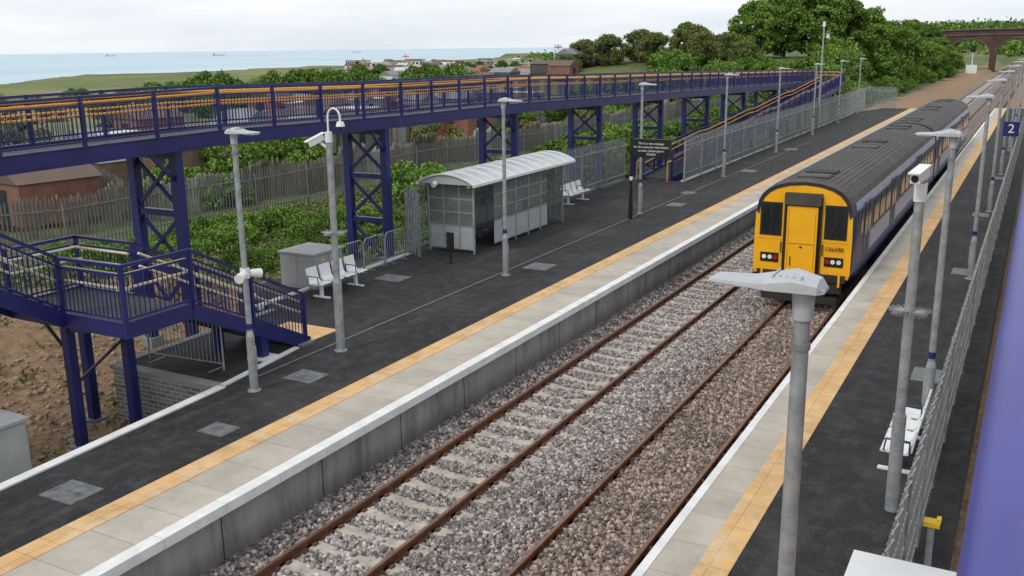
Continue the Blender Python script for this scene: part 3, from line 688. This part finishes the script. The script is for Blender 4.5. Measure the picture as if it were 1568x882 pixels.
        fb(-1.28,-.08,1.28,.14,TUND,.05); fb(-1.2,-.42,1.2,-.08,TUND,-.0); m.cyl((CXT,Y-.45,-.05),(CXT,Y,-.05),.12,.14,TUND,10); m.box((CXT-.2,Y-.6,-.22),(CXT+.2,Y-.35,.12),TUND)
        for x in (-.7,-.6,-.45,.45,.6,.7): m.tube([(CXT+x,Y-.05,.05),(CXT+x,Y-.18,-.25),(CXT+x*.8,Y-.1,-.4)],.02,BLACK,6)
        m.beam((CXT-1.1,Y-.1,-.62),(CXT+1.1,Y-.1,-.62),.05,.22,TUND)
        for s_ in (-1,1): m.box((CXT+s_*1.12-.03,Y-.09,-.2),(CXT+s_*1.12+.03,Y-.05,.15),TYEL)
    m.build(name,root)
coach('leading_coach',28.3,23.,True); coach('trailing_coach',51.9,23.,False)
m=MB(); m.box((CXT-.6,51.2,.1),(CXT+.6,52,2.5),BLACK); m.build('gangway',root)
text('156490',.18,(CXT+.93,28.26,.90),(math.pi/2,0,0),BLACK,root,'fleet_number')
# ------------------------------------------------------------------ arch bridge
m=MB(); Yb=300.; TH=8.
arches=[(-37,-27),(-24.3,-13.6),(-12.2,-.9),(.6,10)]
edges=[-60]+[e for a in arches for e in a]+[40]
def top(x): return 9.9-.0035*(x+10)**2*.3
def solid(x0,x1,zlo0,zlo1,N=1):
    m.add([(x0,Yb,zlo0),(x1,Yb,zlo1),(x1,Yb,top(x1)),(x0,Yb,top(x0)),(x0,Yb+TH,zlo0),(x1,Yb+TH,zlo1),(x1,Yb+TH,top(x1)),(x0,Yb+TH,top(x0))],[(0,1,2,3),(7,6,5,4),(0,4,5,1),(3,2,6,7)],REDBR)
for i in range(0,len(edges)-1,2): 
    solid(edges[i],edges[i+1],-2,-2)
    for x in (edges[i],edges[i+1]): m.add([(x,Yb,-2),(x,Yb+TH,-2),(x,Yb+TH,8),(x,Yb,8)],[(0,1,2,3)],REDBR)
for a,b_ in arches:
    N=16;c=(a+b_)/2;r=(b_-a)/2
    for k in range(N):
        t0=math.pi*k/N;t1=math.pi*(k+1)/N
        x0,x1=c-r*math.cos(t0),c-r*math.cos(t1); z0,z1=2.9+r*.8*math.sin(t0),2.9+r*.8*math.sin(t1)
        solid(x0,x1,z0,z1); m.beam((x0,Yb-.08,z0+.25),(x1,Yb-.08,z1+.25),.2,.5,STONEC,up=(0,-1,0))
for k in range(20):
    x0=-60+5*k; m.beam((x0,Yb-.1,top(x0)+.1),(x0+5,Yb-.1,top(x0+5)+.1),.5,.3,STONEC); m.beam((x0,Yb-.1,top(x0)-1.3),(x0+5,Yb-.1,top(x0+5)-1.3),.3,.25,STONEC)
m.build('brick_arch_bridge')
# ------------------------------------------------------------------ vegetation
def leafquads(C,size,rngs,flat=.5):
    N=len(C); a=rng.normal(size=(N,3)); a/=np.linalg.norm(a,axis=1)[:,None]
    b_=rng.normal(size=(N,3)); b_-=a*(a*b_).sum(1)[:,None]; b_/=np.linalg.norm(b_,axis=1)[:,None]
    s=size*rng.uniform(.5,1.3,N)[:,None]
    V=np.stack([C-a*s,C-b_*s*.6,C+a*s,C+b_*s*.6],1).reshape(-1,3)
    return V,np.arange(N*4).reshape(-1,4)
def tree_mesh(name,h,rad,lm,nclump=46,per=260,ls=.20,trunk=True,low=.28,cr0=.16,cr1=.34):
    m=MB(); 
    if trunk:
        m.cyl((0,0,-.5),(.1,0,h*.3),h*.028,h*.02,BARK,8); m.cyl((.1,0,h*.3),(-.1,.1,h*.7),h*.02,h*.008,BARK,8)
    Cs=[]
    for k in range(nclump):
        t=random.uniform(0,2*math.pi); zz=low+(1-low)*random.random()**.8
        prof=math.sin(math.pi*min(1,max(.05,(zz-low*.6)/(1.02-low*.6))))**.6
        rr=rad*prof*math.sqrt(random.uniform(.15,1))
        c=np.array([rr*math.cos(t),rr*math.sin(t),h*zz*.93]); cr=rad*random.uniform(cr0,cr1)
        Cs.append((c,cr))
        if trunk and k%6==0: m.cyl((0,0,h*min(.6,zz*.55)),tuple(c*.85),h*.005,h*.002,BARK,5,False)
    pts=[]
    for c,cr in Cs:
        d=rng.normal(size=(per,3)); d/=np.linalg.norm(d,axis=1)[:,None]
        pts.append(c+d*(cr*rng.uniform(.2,1.25,(per,1))**.7)*np.array([1,1,.75]))
    V,F=leafquads(np.concatenate(pts),ls,rng)
    nb=len(m.v)
    vb=np.array(m.v).reshape(-1,3) if nb else np.zeros((0,3))
    fb=[f for f in m.f if len(f)==4]
    Fa=np.array(fb).reshape(-1,4) if fb else np.zeros((0,4),int)
    return npmesh(name,np.concatenate([vb,V]),np.concatenate([Fa,F+nb]),[BARK,lm],np.concatenate([np.zeros(len(Fa)),np.ones(len(F))]))
def place(me,name,x,y,s=1,rz=None,dz=0,sz=None):
    o=bpy.data.objects.new(name,me); sc.collection.objects.link(o); o.location=(x,y,H(x,y)-.2+dz); o.rotation_euler=(0,0,random.uniform(0,6.28) if rz is None else rz); o.scale=(s,s,sz or s); return o
TA=tree_mesh('tree_a',10,4.8,LEAFB,120,190,.22,low=.10,cr0=.11,cr1=.24); TB=tree_mesh('tree_b',10,4.4,LEAF,105,190,.22,low=.10,cr0=.11,cr1=.24); TO=tree_mesh('tree_c',8,5.2,LEAFO,80,170,.22,low=.10,cr0=.12,cr1=.24)
BU=tree_mesh('bush_a',3,2.6,LEAF,26,170,.15,False,0.1); BV=tree_mesh('bush_b',3,2.6,LEAFB,26,170,.15,False,0.1); BO=tree_mesh('bush_c',3,2.6,LEAFO,26,140,.14,False,.1)
for me,x,y,s in [(TA,-38,146,1.0),(TB,-34.5,149,1.15),(TA,-31,150,1.2),(TB,-27,152,1.22),(TA,-25,162,1.2),(TB,-22.5,170,1.08),(TA,-22,182,1.0),(TB,-21,196,.9),(TA,-20,210,.82),(TB,-19,226,.75),(TA,-18.5,242,.66),(TB,-31,172,1.2),(TA,-29,190,1.0),(TA,-23,262,.8),(TB,-27,275,.95),(TA,-33,285,1.0)]:
    place(me,'broadleaf_tree',x,y,s*.86)
for me,x,y,s in [(TO,-63,140,.52),(TO,-59,140,.6),(TO,-55,143,.62),(TO,-51,139,.6),(TO,-47,144,.64),(TO,-43.5,138,.6),(TO,-40,138,.6),(TB,-49,147,.55),(TO,-37,136,.5)]:
    place(me,'hawthorn_tree',x,y,s)
for k in range(12):
    D=random.uniform(190,330); px=570+28*k+random.uniform(-12,12); ang=.4998-math.atan((px-784)/1465); place(random.choice([TB,TO]),'hawthorn_tree',-D*math.sin(ang),D*math.cos(ang),random.uniform(.35,.55))
def shrubs(name,pts,mes):
    r=bpy.data.objects.new(name,None); sc.collection.objects.link(r)
    for (x,y,s) in pts:
        me=random.choice(mes); o=place(me,'bush_clump',x,y,s,None,0,s*random.uniform(.8,1.15)); o.parent=r
pts=[(-20.5-random.uniform(0,7),112+3.2*k,random.uniform(.8,1.5)) for k in range(48)]+[(-18.7-random.uniform(0,1.5),125+4*k,random.uniform(.5,.8)) for k in range(30)]+[(-50+random.uniform(0,26),112+random.uniform(0,24),random.uniform(.7,1.2)) for k in range(38)]
shrubs('embankment_bushes',pts,[BU,BV,BV])
shrubs('hedge',[(-101+1.0*k+random.uniform(-1,1),84+.95*k+random.uniform(-3,3),random.uniform(1.0,1.6)) for k in range(32)],[BU,BV,BU])
shrubs('lineside_bushes',[(-27+random.uniform(-3,2.5),20+random.uniform(0,14),random.uniform(.22,.4)) for k in range(30)]+[(-25+random.uniform(-3.5,4),22+random.uniform(0,12),random.uniform(.15,.3)) for k in range(36)]+[(-25+random.uniform(-3.5,3),40+1.6*k,random.uniform(.4,.85)) for k in range(34)]+[(-21.5+random.uniform(-.6,.6),27+2*k,random.uniform(.2,.35)) for k in range(9)],[BU,BV,BV])
shrubs('field_bushes',[(-62-random.uniform(0,75),60+random.uniform(0,110),random.uniform(.5,1.1)) for k in range(50)]+[(-34-random.uniform(2,12),110+random.uniform(-30,20),random.uniform(.6,1.2)) for k in range(20)]+[(-35-random.uniform(0,8),30+random.uniform(0,60),random.uniform(.4,.8)) for k in range(18)],[BU,BV,BO])
place(BO,'hawthorn_bush',-62,38,1.7); place(BO,'hawthorn_bush',-58,37,1.3)
C=[]
for k in range(900):
    y=random.uniform(420,760); x=random.uniform(-110,110)
    c=np.array([x,y,H(x,y)+random.uniform(0,2.2)]); d=rng.normal(size=(70,3)); C.append(c+d*np.array([4,4,1.2]))
for k in range(260):
    y=random.uniform(300,640); x=-y*random.uniform(.28,.52); c=np.array([x,y,H(x,y)+random.uniform(0,2.)]); C.append(c+rng.normal(size=(40,3))*np.array([3.5,3.5,1.0]))
V,F=leafquads(np.concatenate(C),.9,rng); me=npmesh('distant_treeline',V,F,[LEAF]); o=bpy.data.objects.new('distant_treeline',me); sc.collection.objects.link(o)
P=[]
for k in range(2600):
    x=random.uniform(-31,-20.3); y=random.uniform(17,64); 
    P.append(np.array([x,y,H(x,y)+.08])+rng.normal(size=(26,3))*np.array([.25,.25,.10]))
for k in range(150):
    x=random.uniform(-28,-15.5); y=random.uniform(7,18); P.append(np.array([x,y,H(x,y)+.03])+rng.normal(size=(14,3))*np.array([.16,.16,.05]))
for k in range(500):
    x=random.uniform(.3,3.5); y=random.uniform(12,90); P.append(np.array([x,y,H(x,y)+.03])+rng.normal(size=(16,3))*np.array([.2,.2,.07]))
V,F=leafquads(np.concatenate(P),.075,rng); me=npmesh('rough_grass',V,F,[LEAFG]); o=bpy.data.objects.new('rough_grass',me); sc.collection.objects.link(o)
N=3600; c=cube[None]*rng.uniform(.6,1.3,(N,8,3))*(rng.uniform(.15,1,(N,1,1))**2*.09+.02); X_=rng.uniform(-21,-14.3,N); Y_=rng.uniform(5,24,N)
c+=np.stack([X_,Y_,hterr(X_,Y_)+.01],1)[:,None]; me=npmesh('rubble',c.reshape(-1,3),(np.arange(N)[:,None,None]*8+cf[None]).reshape(-1,4),[mat('rubble_stone',(.36,.27,.19),.9,0,.4,4)]); o=bpy.data.objects.new('rubble',me); sc.collection.objects.link(o)
# ------------------------------------------------------------------ caravans, sheds
def boxhut(w,l,h,wall,roof,pitched,win=True):
    m=MB(); m.box((-w/2,-l/2,.25),(w/2,l/2,h),wall)
    if pitched:
        m.prism([(-w/2-.15,-l/2-.1,h),(w/2+.15,-l/2-.1,h),(0,-l/2-.1,h+w*.28)],(0,l+.2,0),roof)
    else: m.box((-w/2-.08,-l/2-.08,h),(w/2+.08,l/2+.08,h+.1),roof)
    m.box((-w/2+.1,-l/2+.1,0),(w/2-.1,l/2-.1,.25),DARKGAP)
    if win:
        for y in np.arange(-l/2+.6,l/2-.9,1.6):
            m.box((w/2,y,h*.5),(w/2+.02,y+.9,h*.82),DGLASS); m.box((-w/2-.02,y,h*.5),(-w/2,y+.9,h*.82),DGLASS)
        m.box((-w*.3,-l/2-.02,h*.48),(w*.3,-l/2,h*.82),DGLASS)
    else: m.box((-.4,-l/2-.03,.25),(.4,-l/2,h*.85),DARKGAP)
    return m
def pm(n,c,v=.12): return mat(n,c,.7,0,v,1.)
W=[pm('caravan_white',(.66,.66,.64)),pm('caravan_cream',(.55,.51,.42)),pm('caravan_white2',(.6,.61,.62)),pm('caravan_grey',(.36,.37,.38)),pm('caravan_brown',(.25,.14,.09)),pm('caravan_teal',(.2,.3,.3))]
RF=[pm('roof_grey',(.22,.22,.23)),pm('roof_light',(.55,.55,.54)),pm('roof_brown',(.13,.09,.07)),pm('roof_red',(.25,.09,.05))]
cv=[]
for i in range(8): cv.append(boxhut(2.6,random.choice([4,5,6.5]),2.5,W[i%6],RF[[0,1,1,0,3,1,2,1][i]],i%2==0))
cm=[c.build('caravan',loc=(-110-8*i,232+6*i,0)) for i,c in enumerate(cv)]
for o in cm: o.location.z=H(o.location.x,o.location.y)
for k in range(190):
    D=random.uniform(165,430); px=random.uniform(545,905); ang=.4998-math.atan((px-784)/1465)
    x,y=-D*math.sin(ang),D*math.cos(ang); o=inst(random.choice(cm),'caravan',(x,y,H(x,y)),random.uniform(0,6.28),random.uniform(.7,1.15))
SW=[pm('shed_timber',(.17,.12,.085),.3),pm('shed_grey_timber',(.21,.19,.17),.3),pm('shed_dark_timber',(.09,.07,.06),.3),pm('shed_green',(.10,.13,.09),.3),pm('shed_white',(.55,.55,.52),.2),pm('shed_brick',(.22,.10,.07),.3),pm('shed_pale',(.36,.35,.36),.2)]
sh=[boxhut(random.uniform(2,3.2),random.uniform(2.4,5),random.uniform(1.9,2.3),SW[i],RF[i%3],i%3!=1,False).build('allotment_shed',loc=(-44-3.5*i,40+7*i,0)) for i in range(7)]
for o in sh: o.location.z=H(o.location.x,o.location.y)
for k in range(60):
    y=random.uniform(22,150); x=-36-random.uniform(3,34)-max(0,(y-60)*.25)
    inst(random.choice(sh),'allotment_shed',(x,y,H(x,y)),random.choice([0,1.57])+random.uniform(-.2,.2),random.uniform(.8,1.1))
def timber(name,pts,h):
    m=MB()
    for a,b_ in zip(pts[:-1],pts[1:]):
        a=Vector((*a,0));b2=Vector((*b_,0));L=(b2-a).length;d=(b2-a)/L;k=0.
        while k<L:
            c=a+d*k; hh=h+random.uniform(-.18,.12)+(.3 if int(k/2.4)%3==1 else 0); z=H(c.x,c.y)
            m.beam((c.x,c.y,z),(c.x+random.uniform(-.02,.02),c.y,z+hh),.15,.02,SW[[0,1,6,1,2][int(k/2.4)%5]] if random.random()<.7 else WOOD,up=tuple(d)); k+=.16
    m.build(name)
timber('timber_fence',[(-40,12),(-36,26),(-34,40),(-33.5,75),(-33,105)],1.7); timber('timber_fence',[(-48,20),(-45,45),(-44,90)],1.8); timber('timber_fence',[(-35.5,30),(-50,34)],1.7)
for x,y,h in ((-146,210,7.0),(-100,205,8)):
    m=MB(); m.cyl((0,0,0),(0,0,h),.08,.05,WHITE,6); m.box((0,-.02,h-1.3),(2.0,.02,h-.1),WHITE); m.box((0,-.03,h-.78),(2.0,.03,h-.62),RED); m.box((.9,-.03,h-1.3),(1.08,.03,h-.1),RED); m.build('flagpole',loc=(x,y,H(x,y)))
for px,D in ((192,8000),(352,6500),(558,9000)):
    ang=.4998-math.atan((px-784)/1465); x,y=-D*math.sin(ang),D*math.cos(ang)
    m=MB(); m.prism([(-38,-6,0),(34,-6,0),(42,-6,6),(-38,-6,6)],(0,12,0),SHIP); m.box((-34,-5,6),(-24,5,16),SHIP); m.box((-15,-1,6),(-14,1,14),SHIP); m.box((18,-1,6),(19,1,13),SHIP)
    o=m.build('cargo_ship',loc=(x,y,-22)); o.rotation_euler=(0,0,.5)
m=MB(); m.cyl((0,0,-1),(0,0,4),.12,.1,WHITE,8); m.box((-.6,-.3,4),(.6,.3,5.6),BLACK); m.box((-1.2,-.5,-1),(1.2,.5,1),WHITE); m.build('railway_signal',loc=(-15.5,262,.2))
# ------------------------------------------------------------------ world, sun, camera
w=bpy.data.worlds.new('World'); sc.world=w; w.use_nodes=True; nt=w.node_tree; bg=nt.nodes['Background']
sk=nn(nt,'ShaderNodeTexSky'); sk.sky_type='NISHITA'; sk.sun_disc=False; sk.sun_elevation=math.radians(48); sk.sun_rotation=math.radians(200); sk.air_density=1; sk.dust_density=2
tc=nn(nt,'ShaderNodeTexCoord'); mp=nn(nt,'ShaderNodeMapping'); mp.inputs['Scale'].default_value=(1.2,1.2,8); nt.links.new(tc.outputs['Generated'],mp.inputs[0])
n=noise(nt,mp.outputs[0],1.6,6,.55)
cloud=ramp(nt,n,[(.3,(.76,.85,.95)),(.46,(.88,.93,.98)),(.6,(1.,1.,1.))])
cl=nn(nt,'ShaderNodeVectorMath',operation='SCALE'); nt.links.new(cloud,cl.inputs[0]); cl.inputs['Scale'].default_value=10.3
mask=ramp(nt,n,[(.25,(.84,)*3),(.55,(.97,)*3)])
c=mixc(nt,mask,sk.outputs[0],cl.outputs[0]); nt.links.new(c,bg.inputs[0]); bg.inputs[1].default_value=.1
sd=bpy.data.lights.new('sun','SUN'); sd.energy=1.4; sd.angle=math.radians(14); sd.color=(1,.96,.9)
so=bpy.data.objects.new('sun',sd); sc.collection.objects.link(so); el=math.radians(48); az=math.radians(200)
d=Vector((math.sin(az)*math.cos(el),math.cos(az)*math.cos(el),math.sin(el))); so.rotation_euler=d.to_track_quat('Z','Y').to_euler()
f,th,ps,ro,HH=1464.7,.2465,.4998,.0125,6.7023
Fv=Vector((-math.sin(ps)*math.cos(th),math.cos(ps)*math.cos(th),-math.sin(th))); R=Vector((math.cos(ps),math.sin(ps),0)); Uv=R.cross(Fv)
R2=R*math.cos(ro)-Uv*math.sin(ro); U2=Uv*math.cos(ro)+R*math.sin(ro)
cd=bpy.data.cameras.new('camera'); cd.sensor_width=36; cd.lens=f/1568*36; cd.clip_end=80000; cd.clip_start=.05
co=bpy.data.objects.new('camera',cd); sc.collection.objects.link(co)
co.matrix_world=Matrix(((R2.x,U2.x,-Fv.x,0),(R2.y,U2.y,-Fv.y,0),(R2.z,U2.z,-Fv.z,HH),(0,0,0,1))); sc.camera=co
sc.view_settings.view_transform='Standard'; sc.view_settings.look='None'; sc.view_settings.exposure=0
